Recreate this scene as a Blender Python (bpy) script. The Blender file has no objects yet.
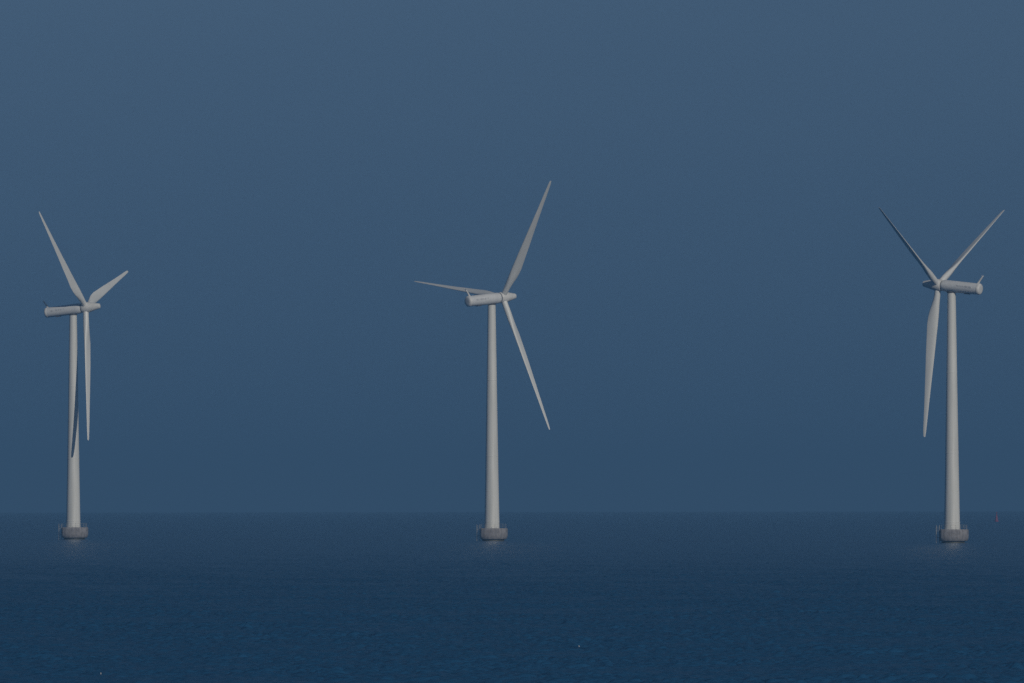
import bpy, bmesh, math, random
import numpy as np
from mathutils import Vector, Matrix
R_ = math.radians
rng = np.random.default_rng(11)
random.seed(5)

# ------------------------------------------------------------------ scene
sc = bpy.context.scene
col = sc.collection
sc.render.engine = 'CYCLES'
sc.cycles.use_denoising = False
sc.cycles.max_bounces = 5
sc.cycles.volume_bounces = 0
sc.view_settings.view_transform = 'Standard'
sc.view_settings.look = 'None'
sc.view_settings.gamma = 1.0
sc.view_settings.use_curve_mapping = False
sc.view_settings.exposure = -1.18

F_PX = 9900.0            # long telephoto: focal length in pixels of the 1024 px wide frame
CAM_H = 11.9
EYE_ROW = 494.2          # picture row level with the eye
TWO_R = 2 * 7.4e6        # twice the earth's radius (with refraction): the sea curves away and hides its far side
def drop(x, y): return -(x * x + y * y) / TWO_R
def row_to_dist(row):    # where a sight line of this picture row meets the water
    a = (row - EYE_ROW) / F_PX
    d = CAM_H / a
    for _ in range(40): d = CAM_H / (a - d / TWO_R)
    return d
HUB_H = 64.0

# ------------------------------------------------------------------ materials
def new_mat(name):
    m = bpy.data.materials.new(name)
    m.use_nodes = True
    nt = m.node_tree
    return m, nt, nt.nodes['Principled BSDF']

def noise(nt, scale, detail=4.0, rough=0.55, coords='Object', vec_scale=None):
    tc = nt.nodes.new('ShaderNodeTexCoord')
    n = nt.nodes.new('ShaderNodeTexNoise')
    n.inputs['Scale'].default_value = scale
    n.inputs['Detail'].default_value = detail
    n.inputs['Roughness'].default_value = rough
    if vec_scale:
        mp = nt.nodes.new('ShaderNodeMapping')
        mp.inputs['Scale'].default_value = vec_scale
        nt.links.new(tc.outputs[coords], mp.inputs['Vector'])
        nt.links.new(mp.outputs['Vector'], n.inputs['Vector'])
    else:
        nt.links.new(tc.outputs[coords], n.inputs['Vector'])
    return n

def ramp(nt, src, stops):
    r = nt.nodes.new('ShaderNodeValToRGB')
    e = r.color_ramp.elements
    while len(e) < len(stops):
        e.new(0.5)
    for el, (p, c) in zip(e, stops):
        el.position = p
        el.color = (*c, 1)
    nt.links.new(src, r.inputs['Fac'])
    return r

def simple(name, c0, c1, scale, rough, vec_scale=None, bump=0.0, detail=5):
    m, nt, b = new_mat(name)
    n = noise(nt, scale, detail, vec_scale=vec_scale)
    r = ramp(nt, n.outputs['Fac'], [(0.32, c0), (0.68, c1)])
    nt.links.new(r.outputs['Color'], b.inputs['Base Color'])
    b.inputs['Roughness'].default_value = rough
    if bump:
        bp = nt.nodes.new('ShaderNodeBump')
        bp.inputs['Distance'].default_value = bump
        nt.links.new(n.outputs['Fac'], bp.inputs['Height'])
        nt.links.new(bp.outputs['Normal'], b.inputs['Normal'])
    return m

M_TOWER = simple('tower_paint', (0.66, 0.665, 0.64), (0.80, 0.80, 0.77), 0.6, 0.45, vec_scale=(1.6, 1.6, 0.12))
M_NAC = simple('nacelle_paint', (0.66, 0.675, 0.69), (0.74, 0.75, 0.76), 0.5, 0.45, vec_scale=(1.5, 0.5, 1.5))
M_HUB = simple('hub_paint', (0.66, 0.66, 0.64), (0.80, 0.79, 0.77), 0.9, 0.42)
M_BLADE = simple('blade_gelcoat', (0.74, 0.75, 0.73), (0.82, 0.82, 0.80), 0.25, 0.40, vec_scale=(2.5, 2.5, 0.5))
M_DARK = simple('dark_rubber', (0.05, 0.055, 0.06), (0.10, 0.10, 0.11), 2.0, 0.7)
def lettering():
    m, nt, b = new_mat('faded_lettering')
    n = noise(nt, 1.0, 1.5, vec_scale=(0.1, 0.6, 2.6))
    r = ramp(nt, n.outputs['Fac'], [(0.46, (0.70, 0.71, 0.72)), (0.54, (0.52, 0.53, 0.56))])
    nt.links.new(r.outputs['Color'], b.inputs['Base Color']); b.inputs['Roughness'].default_value = 0.5
    return m
M_MARK = lettering()
M_STEEL = simple('galvanised_steel', (0.26, 0.28, 0.30), (0.38, 0.39, 0.40), 3.0, 0.5)
M_RED = simple('red_buoy_paint', (0.20, 0.035, 0.08), (0.25, 0.045, 0.10), 2.0, 0.5)

def concrete():
    m, nt, b = new_mat('weathered_concrete')
    n = noise(nt, 1.1, 6)
    s = noise(nt, 1.0, 5, vec_scale=(2.2, 2.2, 0.25))       # vertical streaks
    r = ramp(nt, n.outputs['Fac'], [(0.3, (0.23, 0.225, 0.235)), (0.7, (0.38, 0.37, 0.385))])
    st = ramp(nt, s.outputs['Fac'], [(0.42, (0.74, 0.73, 0.73)), (0.62, (1, 1, 1))])
    mx = nt.nodes.new('ShaderNodeMix'); mx.data_type = 'RGBA'; mx.blend_type = 'MULTIPLY'
    mx.inputs[0].default_value = 1.0
    nt.links.new(r.outputs['Color'], mx.inputs[6]); nt.links.new(st.outputs['Color'], mx.inputs[7])
    nt.links.new(mx.outputs[2], b.inputs['Base Color'])
    b.inputs['Roughness'].default_value = 0.85
    bp = nt.nodes.new('ShaderNodeBump'); bp.inputs['Distance'].default_value = 0.06
    nt.links.new(n.outputs['Fac'], bp.inputs['Height']); nt.links.new(bp.outputs['Normal'], b.inputs['Normal'])
    return m
M_CONC = concrete()
M_WET = simple('wet_weedy_concrete', (0.035, 0.045, 0.035), (0.085, 0.085, 0.07), 1.8, 0.6, bump=0.04)

def water():
    m, nt, b = new_mat('sea_water')
    b.inputs['Base Color'].default_value = (0.017, 0.084, 0.190, 1)
    b.inputs['Roughness'].default_value = 0.24
    b.inputs['IOR'].default_value = 1.333
    b.inputs['Specular IOR Level'].default_value = 0.05      # facets turned to the viewer reflect less
    tc = nt.nodes.new('ShaderNodeTexCoord')
    prev = None
    for sc_, dist, vs in ((0.8, 0.20, (0.5, 1.0, 1.0)), (3.0, 0.08, (0.5, 1.0, 1.0))):
        mp = nt.nodes.new('ShaderNodeMapping'); mp.inputs['Scale'].default_value = vs
        mp.inputs['Rotation'].default_value = (0, 0, R_(5))
        nt.links.new(tc.outputs['Object'], mp.inputs['Vector'])
        n = nt.nodes.new('ShaderNodeTexNoise'); n.inputs['Scale'].default_value = sc_
        n.inputs['Detail'].default_value = 4
        nt.links.new(mp.outputs['Vector'], n.inputs['Vector'])
        bp = nt.nodes.new('ShaderNodeBump'); bp.inputs['Distance'].default_value = dist
        bp.inputs['Strength'].default_value = 1.0
        nt.links.new(n.outputs['Fac'], bp.inputs['Height'])
        if prev: nt.links.new(prev.outputs['Normal'], bp.inputs['Normal'])
        prev = bp
    nt.links.new(prev.outputs['Normal'], b.inputs['Normal'])
    return m
M_SEA = water()

# ------------------------------------------------------------------ mesh helpers
def obj(name, bm, mat, parent=None, smooth=35):
    me = bpy.data.meshes.new(name)
    bmesh.ops.recalc_face_normals(bm, faces=bm.faces[:])
    bm.to_mesh(me); bm.free()
    me.materials.append(mat)
    if smooth:
        for p in me.polygons: p.use_smooth = True
        me.set_sharp_from_angle(angle=R_(smooth))
    o = bpy.data.objects.new(name, me)
    col.objects.link(o)
    if parent is not None: o.parent = parent
    return o

def add_loft(bm, rings, caps=True):
    vs = [[bm.verts.new(p) for p in r] for r in rings]
    n = len(vs[0])
    for a, b in zip(vs, vs[1:]):
        for i in range(n):
            bm.faces.new((a[i], a[(i + 1) % n], b[(i + 1) % n], b[i]))
    if caps:
        bm.faces.new(vs[0]); bm.faces.new(vs[-1])

def circle(r, z, n=48, sx=1.0, sy=1.0):
    return [Vector((r * sx * math.cos(2 * math.pi * i / n), r * sy * math.sin(2 * math.pi * i / n), z)) for i in range(n)]

def add_lathe(bm, prof, n=48, M=None):
    rings = [circle(r, z, n) for r, z in prof]
    if M is not None: rings = [[M @ p for p in r] for r in rings]
    add_loft(bm, rings)

def add_tube(bm, p, q, r, n=8, r2=None):
    p, q = Vector(p), Vector(q)
    M = Matrix.Translation(p) @ (q - p).to_track_quat('Z', 'Y').to_matrix().to_4x4()
    L = (q - p).length
    add_lathe(bm, [(r, 0), (r if r2 is None else r2, L)], n, M)

def add_box(bm, c, s, M=None):
    x, y, z = [v / 2 for v in s]
    vs = []
    for dx, dy, dz in ((-1,-1,-1),(1,-1,-1),(1,1,-1),(-1,1,-1),(-1,-1,1),(1,-1,1),(1,1,1),(-1,1,1)):
        p = Vector((c[0] + dx * x, c[1] + dy * y, c[2] + dz * z))
        vs.append(bm.verts.new(M @ p if M is not None else p))
    for f in ((0,3,2,1),(4,5,6,7),(0,1,5,4),(1,2,6,5),(2,3,7,6),(3,0,4,7)):
        bm.faces.new([vs[i] for i in f])

def add_torus(bm, R, r, z, n=48, k=8, arc=None):
    a0, a1 = arc or (0, 2 * math.pi)
    full = arc is None
    rings = []
    for i in range(n if full else n + 1):
        a = a0 + (a1 - a0) * i / n
        rings.append([bm.verts.new((math.cos(a) * (R + r * math.cos(t)), math.sin(a) * (R + r * math.cos(t)), z + r * math.sin(t)))
                      for t in [2 * math.pi * j / k for j in range(k)]])
    m = len(rings)
    for i in range(m if full else m - 1):
        A, B = rings[i], rings[(i + 1) % m]
        for j in range(k):
            bm.faces.new((A[j], A[(j + 1) % k], B[(j + 1) % k], B[j]))

# ------------------------------------------------------------------ wind turbine
DECK_Z = 3.4
TOP_Z = 62.35
CUT = -3.05                  # the landing side of the concrete pier is cut flat

def pier_ring(r, z, cut, n=72):
    out = []
    for i in range(n):
        a = 2 * math.pi * i / n
        x, y = r * math.cos(a), r * math.sin(a)
        out.append(Vector((max(x, cut), y, z)))
    return out

def build_foundation(root):
    bm = bmesh.new()
    r = 4.15
    add_loft(bm, [pier_ring(r - 0.80, 0.42, CUT + 0.4), pier_ring(r - 0.40, 0.52, CUT + 0.2), pier_ring(r - 0.14, 0.85, CUT + 0.07), pier_ring(r - 0.03, 1.35, CUT + 0.01), pier_ring(r, 1.8, CUT),
                  pier_ring(r, DECK_Z - 0.34, CUT), pier_ring(r - 0.06, DECK_Z - 0.14, CUT + 0.04), pier_ring(r - 0.2, DECK_Z, CUT + 0.15)])
    f = obj('foundation', bm, M_CONC, root, 30)
    bm = bmesh.new()
    add_loft(bm, [pier_ring(4.6, -5.0, -4.6), pier_ring(3.35, -0.6, -2.7), pier_ring(3.2, 0.43, -2.55)])
    obj('wet_shaft', bm, M_WET, f, 30)
    # deck railing
    bm = bmesh.new()
    rr = 3.75
    th = math.acos((CUT + 0.3) / rr)
    arc = (-th, th)
    for z in (DECK_Z + 0.55, DECK_Z + 1.08):
        add_torus(bm, rr, 0.02, z, 60, 6, arc)
    for i in range(15):
        a = arc[0] + (arc[1] - arc[0]) * i / 14
        x, y = rr * math.cos(a), rr * math.sin(a)
        add_tube(bm, (x, y, DECK_Z - 0.02), (x, y, DECK_Z + 1.1), 0.026, 6)
    obj('railing', bm, M_STEEL, f, 40)
    # boat landing ladder
    bm = bmesh.new()
    x0 = -3.58
    def P(u, v, z): return (x0 + u, v - 0.9, z)
    for u in (-0.40, 0.40):
        add_tube(bm, P(u, 0, -1.5), P(u, 0, DECK_Z + 1.0), 0.075, 10)
        add_tube(bm, P(u, 0, DECK_Z - 0.4), (CUT + 0.02, -0.9 + (0.25 if u > 0 else 0.5), DECK_Z - 0.4), 0.06, 6)
        add_tube(bm, P(u, 0, 1.35), (CUT + 0.02, -0.9 + (0.25 if u > 0 else 0.5), 1.35), 0.06, 6)
    for k in range(16):
        z = -1.0 + k * 0.33
        add_tube(bm, P(-0.40, 0, z), P(0.40, 0, z), 0.025, 6)
    obj('ladder', bm, M_STEEL, f, 40)
    return f

def build_tower(root):
    bm = bmesh.new()
    r0, r1 = 2.0, 1.05
    prof = []
    N = 24
    for i in range(N + 1):
        t = i / N
        prof.append((r0 + (r1 - r0) * t ** 0.92, DECK_Z + (TOP_Z - DECK_Z) * t))
    add_lathe(bm, prof, 64)
    t = obj('tower', bm, M_TOWER, root, 30)
    for z in (DECK_Z + 0.12, DECK_Z + 1.75, 22.5, 42.5):
        tt = (z - DECK_Z) / (TOP_Z - DECK_Z)
        r = r0 + (r1 - r0) * tt ** 0.92
        bm = bmesh.new()
        w = 0.10 if z > 6 else 0.16
        add_lathe(bm, [(r - 0.1, z - w), (r + 0.035, z - w + 0.02), (r + 0.035, z + w - 0.02), (r - 0.1, z + w)], 64)
        obj('flange', bm, M_TOWER, t, 40)
    bm = bmesh.new()
    add_lathe(bm, [(1.0, TOP_Z - 0.02), (1.16, TOP_Z + 0.02), (1.16, TOP_Z + 0.26), (1.0, TOP_Z + 0.5)], 48)
    obj('yaw_bearing', bm, M_DARK, t, 40)
    return t

# nacelle frame: +Z = rotor axis towards the nose, +Y = up, origin on the tower axis at hub height
def build_nacelle(root):
    bm = bmesh.new()
    prof = [(0.0, -8.17), (1.10, -7.97), (1.25, -7.96), (1.36, -7.95), (1.40, -7.0), (1.46, -2.0), (1.48, 1.2), (1.42, 2.0), (1.30, 2.42), (1.28, 2.46)]
    add_lathe(bm, prof[1:], 48)
    n = obj('nacelle', bm, M_NAC, root, 30)
    bm = bmesh.new()                       # pale end ring and cover
    add_lathe(bm, [(0.55, -8.35), (0.95, -8.32), (1.22, -8.23), (1.37, -8.07), (1.43, -7.85), (1.43, -7.60), (1.36, -7.55)], 48)
    obj('end_cover', bm, M_HUB, n, 30)
    bm = bmesh.new()                       # instrument mast leaning backwards
    add_tube(bm, (0, 1.25, -7.30), (0, 3.25, -8.50), 0.27, 10, 0.20)
    add_box(bm, (0, 3.27, -8.51), (0.9, 0.12, 0.12))
    add_tube(bm, (0.4, 3.3, -8.51), (0.4, 3.6, -8.51), 0.05, 8)
    add_tube(bm, (-0.4, 3.3, -8.51), (-0.4, 3.55, -8.51), 0.05, 8)
    obj('mast', bm, M_HUB, n, 40)
    bm = bmesh.new()                       # crane hatch under the floor
    add_box(bm, (0, -1.45, -4.6), (1.0, 0.22, 1.3))
    obj('hatch', bm, M_DARK, n, 0)
    for sx in (-1, 1):                     # faded, unreadable lettering along each flank
        bm = bmesh.new()
        add_box(bm, (sx * 1.42, 0.25, -4.2), (0.05, 0.46, 4.2))
        obj('marking', bm, M_MARK, n, 0)
    bm = bmesh.new()                       # dark seam between nacelle and spinner
    add_lathe(bm, [(1.05, 2.40), (1.15, 2.45), (1.15, 2.72), (1.05, 2.76)], 40)
    obj('main_bearing', bm, M_DARK, n, 40)
    return n

def build_hub(root):
    bm = bmesh.new()
    add_lathe(bm, [(1.05, 2.70), (1.34, 2.74), (1.46, 3.0), (1.50, 3.8), (1.46, 4.6), (1.36, 5.1)], 48)
    h = obj('hub', bm, M_HUB, root, 35)
    bm = bmesh.new()
    add_lathe(bm, [(1.30, 5.08), (1.33, 5.12), (1.12, 6.1), (0.86, 7.2), (0.72, 7.78), (0.66, 7.94), (0.50, 8.04), (0.25, 8.08)], 48)
    obj('nose_cone', bm, M_HUB, h, 35)
    return h

ROTOR_Z = 3.80
BLADE_R = 38.15
def blade_mesh(bm):
    # span along +Z, leading edge towards +X, thickness along Y
    st = [(1.1, 1.55, 1.0, 13), (2.4, 1.55, 1.0, 13), (3.6, 1.68, .86, 13), (5.0, 1.98, .64, 12.5), (6.6, 2.42, .48, 11.5), (8.2, 2.64, .38, 10.5),
          (10, 2.72, .31, 9), (13, 2.50, .25, 7), (17, 2.26, .22, 5), (21, 1.92, .20, 3.5), (25, 1.60, .19, 2.2), (29, 1.28, .18, 1.2),
          (32.5, 1.06, .17, .5), (35.2, .88, .17, 0), (36.9, .72, .17, -.3), (37.8, .56, .17, -.5), (BLADE_R, .38, .17, -.5)]
    N = 28
    rings = []
    for z, c, th, tw in st:
        ring = []
        round_ = min(1.0, max(0.0, (th - .34) / .66))
        for i in range(N):
            a = 2 * math.pi * i / N
            # aerofoil in chord units, x from 0 (leading) to 1 (trailing)
            xx = 0.5 * (1 - math.cos(a))
            yt = 5 * th * (.2969 * math.sqrt(xx) - .126 * xx - .3516 * xx ** 2 + .2843 * xx ** 3 - .1015 * xx ** 4)
            ya = (yt if a < math.pi else -yt) + 0.035 * 4 * xx * (1 - xx) * (1 - round_)
            yc = 0.5 * math.sin(a)
            y = ya * (1 - round_) + yc * round_
            px = (0.30 * (1 - round_) + 0.5 * round_ - xx) * c
            py = y * c
            t = -R_(tw)
            X = px * math.cos(t) - py * math.sin(t)
            Y = px * math.sin(t) + py * math.cos(t)
            ring.append(Vector((X, Y, z)))
        rings.append(ring)
    add_loft(bm, rings)

proto = {}
def place_turbine(ax, D, yaw, phase, pitches, label, tilt=5.647, cone=0.676):
    global proto
    if not proto:
        root = bpy.data.objects.new('wind_turbine', None); col.objects.link(root)
        root.empty_display_size = 5
        build_foundation(root); build_tower(root)
        nac = build_nacelle(root); hub = build_hub(root)
        bm = bmesh.new(); blade_mesh(bm)
        bl = [obj('blade', bm, M_BLADE, root, 60)]
        for k in range(2):
            b = bl[0].copy(); col.objects.link(b); b.parent = root; bl.append(b)
        proto = dict(root=root, nac=nac, hub=hub, blades=bl)
        cur = proto
    else:
        src = proto['root']
        root = src.copy(); col.objects.link(root)
        cur = dict(root=root, blades=[])
        for ch in list(src.children):
            c = ch.copy(); col.objects.link(c); c.parent = root
            for g in ch.children:
                d = g.copy(); col.objects.link(d); d.parent = c
            if ch == proto['nac']: cur['nac'] = c
            elif ch == proto['hub']: cur['hub'] = c
            elif ch in proto['blades']: cur['blades'].append(c)
    root.location = ((ax - 512) * D / F_PX, D, drop(0, D))
    root['label'] = label; root['category'] = 'wind turbine'; root['group'] = 'offshore wind turbines standing in a row'
    tilt = R_(tilt); cone = R_(cone)
    nh = Vector((math.sin(yaw), math.cos(yaw), 0))
    n = nh * math.cos(tilt) + Vector((0, 0, math.sin(tilt)))
    h = Vector((math.cos(yaw), -math.sin(yaw), 0))
    u = h.cross(n)
    if u.z < 0: u = -u
    xa = u.cross(n)
    Mn = Matrix((xa, u, n)).transposed().to_4x4()
    Mn.translation = Vector((0, 0, HUB_H))
    cur['nac'].matrix_local = Mn; cur['hub'].matrix_local = Mn
    hs = h if h.x > 0 else -h
    hubp = Vector((0, 0, HUB_H)) + n * ROTOR_Z
    for k, b in enumerate(cur['blades']):
        a = phase + k * 2 * math.pi / 3
        v = hs * math.sin(a) + u * math.cos(a)
        r = (v * math.cos(cone) + n * math.sin(cone)).normalized()
        tau = -(n.cross(r)).normalized()
        pitch = R_(pitches[k])
        nn = r.cross(tau)
        if nn.dot(n) < 0: nn = -nn
        c = tau * math.cos(pitch) + nn * math.sin(pitch)
        Y = r.cross(c)
        Mb = Matrix((c, Y, r)).transposed().to_4x4()
        Mb.translation = hubp
        b.matrix_local = Mb
    return root

place_turbine(73.1, 2752.6, R_(108.638), R_(-46.6), (8, 12, -23),
              'white wind turbine with a long dark blade shadow running down its tower', 6.4, -0.2)
place_turbine(491.7, 2614.9, R_(51.22), R_(37.41), (-78, -78, -78),
              'white wind turbine between two others, one blade stretching level behind its nacelle')
place_turbine(951.7, 2469.7, R_(-59.449), R_(-60.887), (-76, -76, -76),
              'white wind turbine nearest the red buoy, two blades raised in a V')

# ------------------------------------------------------------------ buoy
D = row_to_dist(522.3)
buoy = bpy.data.objects.new('buoy', None); col.objects.link(buoy)
buoy.location = ((996.3 - 512) * D / F_PX, D, drop(0, D))
buoy.scale = (0.72, 0.72, 0.72)
buoy['label'] = 'small red navigation buoy floating far off beyond the turbine with the V of blades'
buoy['category'] = 'buoy'
bm = bmesh.new(); add_lathe(bm, [(0.5, -1.2), (1.15, -0.6), (1.25, 0.2), (1.2, 0.75), (0.9, 0.95)], 32)
obj('float', bm, M_RED, buoy)
bm = bmesh.new()
add_lathe(bm, [(1.0, 0.93), (0.78, 2.0), (0.5, 3.6), (0.32, 4.9), (0.22, 5.2)], 32)
bd = obj('body', bm, M_RED, buoy)
bm = bmesh.new()
add_lathe(bm, [(0.08, 5.18), (0.08, 5.6), (0.36, 5.62), (0.36, 6.3), (0.1, 6.32)], 20)
obj('topmark', bm, M_RED, bd)

# ------------------------------------------------------------------ sea
def graded(segs):
    out = []
    for a, b, da, db in segs:                     # spacing grows from da to db between a and b
        x = a
        while x < b:
            out.append(x)
            t = (x - a) / (b - a)
            x += da * (db / da) ** t
    return out
ys = graded([(-6000, 520, 900, 6), (520, 595, 6, .2), (595, 800, .2, .22), (800, 2000, .22, .9), (2000, 4000, .9, 5), (4000, 26000, 5, 220)]) + [26000.0]
xp = graded([(0, 42, .2, .2), (42, 110, .2, .8), (110, 220, .8, 2.2), (220, 900, 2.2, 60), (900, 12000, 60, 900)]) + [12000.0]
xs = np.array([-x for x in xp[:0:-1]] + xp); ys = np.array(ys)
nx, ny = len(xs), len(ys)
gx = np.gradient(xs); gy = np.gradient(ys)
ncomp = 260
lam = np.exp(rng.uniform(math.log(0.6), math.log(5.0), ncomp))
ang = R_(-82) + rng.normal(0, R_(42), ncomp)
pha = rng.uniform(0, 6.283, ncomp)
kk = 2 * math.pi / lam
amp = 0.0100 * lam ** 0.80 * np.exp(-(lam / 1.9) ** 2 * .5)
kx, ky = kk * np.cos(ang), kk * np.sin(ang)
# components finer than the local mesh are left to the material's bump
fx = np.clip(1.6 - 4.2 * gx[:, None] * abs(np.cos(ang)) / lam, 0, 1) * np.clip(1.6 - gx[:, None] / lam, 0, 1)
fy = np.clip(1.6 - 4.2 * gy[:, None] * abs(np.sin(ang)) / lam, 0, 1) * np.clip(1.6 - gy[:, None] / lam, 0, 1)
AX = xs[:, None] * kx + pha; AY = ys[:, None] * ky
def wave_sum(m, a):                      # sum of a*sin(m*(AX + AY)) as two matrix products
    sx, cx = (np.sin(m * AX) * fx).astype(np.float32), (np.cos(m * AX) * fx).astype(np.float32)
    sy, cy = (np.sin(m * AY) * fy * a).astype(np.float32), (np.cos(m * AY) * fy * a).astype(np.float32)
    return cy @ sx.T + sy @ cx.T
Z = wave_sum(1, amp)
# slow gust patches: some areas of the sea are rougher than others
ng = 24
gl = np.exp(rng.uniform(math.log(9), math.log(90), ng)); ga = rng.uniform(0, math.pi, ng); gp = rng.uniform(0, 6.283, ng)
GX = xs[:, None] * (2 * math.pi / gl * np.cos(ga)) + gp; GY = ys[:, None] * (2 * math.pi / gl * np.sin(ga) * .35)
gust = np.cos(GY) @ np.sin(GX).T + np.sin(GY) @ np.cos(GX).T
Z *= np.clip(1.0 + 0.08 * gust, 0.6, 1.5)
verts = np.empty((ny * nx, 3), np.float32)
verts[:, 0] = np.tile(xs, ny); verts[:, 1] = np.repeat(ys, nx); verts[:, 2] = Z.ravel() - (verts[:, 0].astype(float) ** 2 + verts[:, 1].astype(float) ** 2) / TWO_R
ii = (np.arange(ny - 1)[:, None] * nx + np.arange(nx - 1)[None, :]).ravel()
quads = np.stack([ii, ii + 1, ii + nx + 1, ii + nx], 1).astype(np.int32)
me = bpy.data.meshes.new('sea')
me.vertices.add(len(verts)); me.vertices.foreach_set('co', verts.ravel())
me.loops.add(quads.size); me.loops.foreach_set('vertex_index', quads.ravel())
me.polygons.add(len(quads)); me.polygons.foreach_set('loop_start', np.arange(0, quads.size, 4, dtype=np.int32))
me.polygons.foreach_set('use_smooth', np.ones(len(quads), dtype=bool))
me.update(calc_edges=True)
me.materials.append(M_SEA)
sea = bpy.data.objects.new('sea', me); col.objects.link(sea)
sea['kind'] = 'structure'; sea['label'] = 'dark blue rippled sea reaching the hazy horizon'
print('sea', nx, ny, nx * ny)

# ------------------------------------------------------------------ flecks of foam
M_FOAM = simple('sea_foam', (0.40, 0.43, 0.46), (0.60, 0.62, 0.64), 9.0, 0.8)
def foam(px, py, w, label):
    d = row_to_dist(py)
    x = (px - 512) * d / F_PX
    i = int(np.searchsorted(xs, x)); j = int(np.searchsorted(ys, d))
    z = float(Z[j - 2:j + 3, i - 2:i + 3].max())
    bm = bmesh.new()
    n = 14
    rings = []
    for rr, zz in ((1.0, -0.05), (0.92, 0.02), (0.55, 0.06), (0.15, 0.075)):
        rings.append([Vector((rr * w * (1 + .25 * math.sin(3 * a + px)) * math.cos(a), rr * w * 1.6 * math.sin(a), zz * (1 + .3 * math.sin(2 * a))))
                      for a in [2 * math.pi * k / n for k in range(n)]])
    add_loft(bm, rings)
    o = obj('foam', bm, M_FOAM, None, 60)
    o.location = (x, d, z + drop(x, d))
    o['label'] = label; o['kind'] = 'stuff'
foam(578.5, 648.8, 0.038, 'tiny fleck of white foam on the open water below the middle turbine')
foam(100.5, 675.2, 0.03, 'tiny fleck of white foam near the bottom left of the sea')

# ------------------------------------------------------------------ haze
bm = bmesh.new()
zb = drop(12000, 26000) - 1.5
add_box(bm, (0, 10000, (zb + 112) / 2), (24100, 32200, 112 - zb))
mh = bpy.data.materials.new('pale_haze'); mh.use_nodes = True
nt = mh.node_tree; nt.nodes.clear()
out = nt.nodes.new('ShaderNodeOutputMaterial'); pv = nt.nodes.new('ShaderNodeVolumePrincipled')
pv.inputs['Color'].default_value = (0.158, 0.365, 0.675, 1)
pv.inputs['Density'].default_value = 1.35e-4
pv.inputs['Anisotropy'].default_value = -0.1
nt.links.new(pv.outputs[0], out.inputs['Volume'])
haze = obj('haze', bm, mh, None, 0)
haze['kind'] = 'stuff'; haze['label'] = 'thin blue sea haze fading the horizon'

# ------------------------------------------------------------------ light
SUN_EL, SUN_AZ = R_(24.6), R_(28.0)          # azimuth measured from behind the camera towards the right
to_sun = Vector((math.sin(SUN_AZ) * math.cos(SUN_EL), -math.cos(SUN_AZ) * math.cos(SUN_EL), math.sin(SUN_EL)))
sd = bpy.data.lights.new('sun', 'SUN'); sd.energy = 4.15; sd.angle = R_(0.53); sd.color = (1.0, 0.93, 0.80)
so = bpy.data.objects.new('sun', sd); col.objects.link(so)
so.rotation_euler = to_sun.to_track_quat('Z', 'Y').to_euler()
so.location = (200, -300, 300)

SKY_LIFT, SKY_STR = 0.22, 0.073
SKY_TINT = (1.03, 1.035, 1.0)
SKY_LOW = (0.60, 0.68, 0.76)
w = bpy.data.worlds.new('World'); sc.world = w; w.use_nodes = True
nt = w.node_tree; bg = nt.nodes['Background']
sky = nt.nodes.new('ShaderNodeTexSky'); sky.sky_type = 'NISHITA'
sky.sun_disc = False
sky.sun_elevation = SUN_EL
sky.sun_rotation = math.pi - SUN_AZ
sky.altitude = 0; sky.air_density = 1.0; sky.dust_density = 0.3; sky.ozone_density = 4.0
def mth(op, a, b=None, clamp=False):
    n = nt.nodes.new('ShaderNodeMath'); n.operation = op; n.use_clamp = clamp
    for i, v in enumerate((a, b)):
        if v is None: continue
        if isinstance(v, (int, float)): n.inputs[i].default_value = v
        else: nt.links.new(v, n.inputs[i])
    return n.outputs[0]
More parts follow.
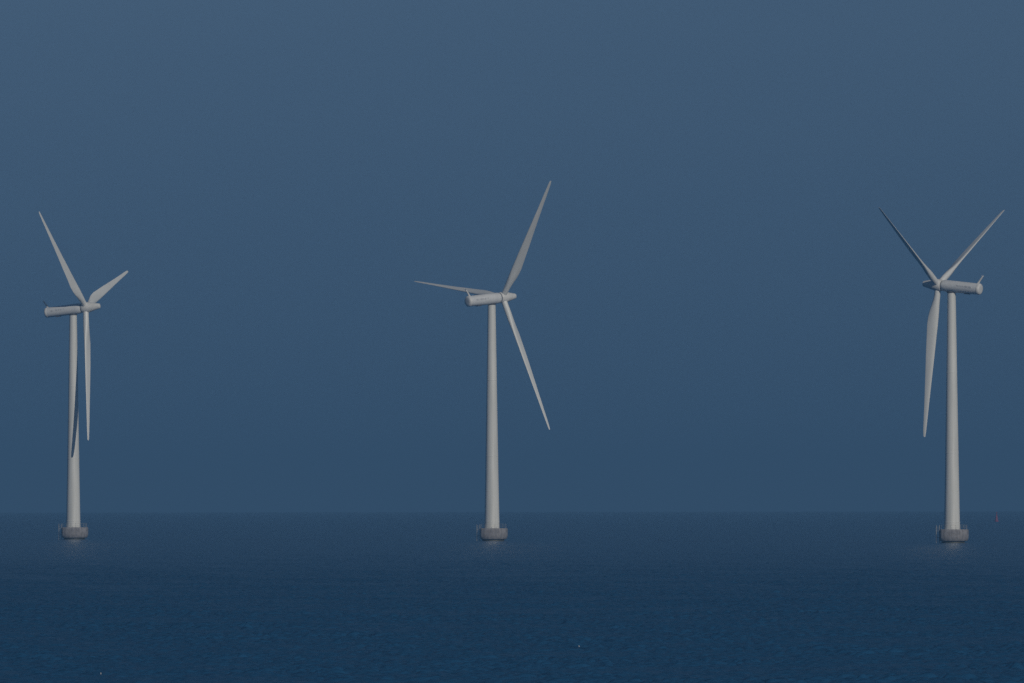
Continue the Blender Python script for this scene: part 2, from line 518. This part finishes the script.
# the murky air far out hides the sky's own bright horizon band: look the sky up a little higher there
tc = nt.nodes.new('ShaderNodeTexCoord'); sep = nt.nodes.new('ShaderNodeSeparateXYZ'); cmb = nt.nodes.new('ShaderNodeCombineXYZ')
nt.links.new(tc.outputs['Generated'], sep.inputs[0])
zup = mth('MAXIMUM', sep.outputs['Z'], 0.0)
zz = mth('ADD', mth('MULTIPLY', zup, 0.75), SKY_LIFT)
nt.links.new(sep.outputs['X'], cmb.inputs['X']); nt.links.new(sep.outputs['Y'], cmb.inputs['Y']); nt.links.new(zz, cmb.inputs['Z'])
nrm = nt.nodes.new('ShaderNodeVectorMath'); nrm.operation = 'NORMALIZE'
nt.links.new(cmb.outputs[0], nrm.inputs[0]); nt.links.new(nrm.outputs[0], sky.inputs['Vector'])
def mixn(kind, fac, a, b):
    n = nt.nodes.new('ShaderNodeMix'); n.data_type = 'RGBA'; n.blend_type = kind
    for i, v in ((0, fac), (6, a), (7, b)):
        if isinstance(v, (int, float)): n.inputs[i].default_value = v
        elif isinstance(v, tuple): n.inputs[i].default_value = (*v, 1)
        else: nt.links.new(v, n.inputs[i])
    return n.outputs[2]
low = mixn('MIX', mth('POWER', mth('MULTIPLY', zup, 1 / 0.056, True), 1.25), SKY_LOW, (1.0, 1.0, 1.0))
nz = nt.nodes.new('ShaderNodeTexNoise'); mp = nt.nodes.new('ShaderNodeMapping'); mp.inputs['Scale'].default_value = (14, 14, 60)
nt.links.new(tc.outputs['Generated'], mp.inputs['Vector']); nt.links.new(mp.outputs['Vector'], nz.inputs['Vector'])
nz.inputs['Scale'].default_value = 1.0; nz.inputs['Detail'].default_value = 3
streak = mixn('MIX', nz.outputs['Fac'], (0.93, 0.95, 0.97), (1.05, 1.04, 1.03))      # barely uneven murk
low = mixn('MULTIPLY', 1.0, low, streak)
tint = mixn('MULTIPLY', 1.0, sky.outputs['Color'], SKY_TINT)
nt.links.new(mixn('MULTIPLY', 1.0, tint, low), bg.inputs['Color'])
bg.inputs['Strength'].default_value = SKY_STR

# ------------------------------------------------------------------ camera
cd = bpy.data.cameras.new('camera'); cam = bpy.data.objects.new('camera', cd); col.objects.link(cam)
cd.sensor_width = 36; cd.lens = F_PX * 36 / 1024
cd.clip_start = 1; cd.clip_end = 300000
pitch = math.atan((EYE_ROW - 341.5) / F_PX)
cam.location = (0, 0, CAM_H)
cam.rotation_euler = (math.pi / 2 + pitch, 0, 0)
cam.rotation_euler = (cam.rotation_euler.to_matrix() @ Matrix.Rotation(R_(-0.08), 3, 'Z')).to_euler()   # hand-held tilt
sc.camera = cam
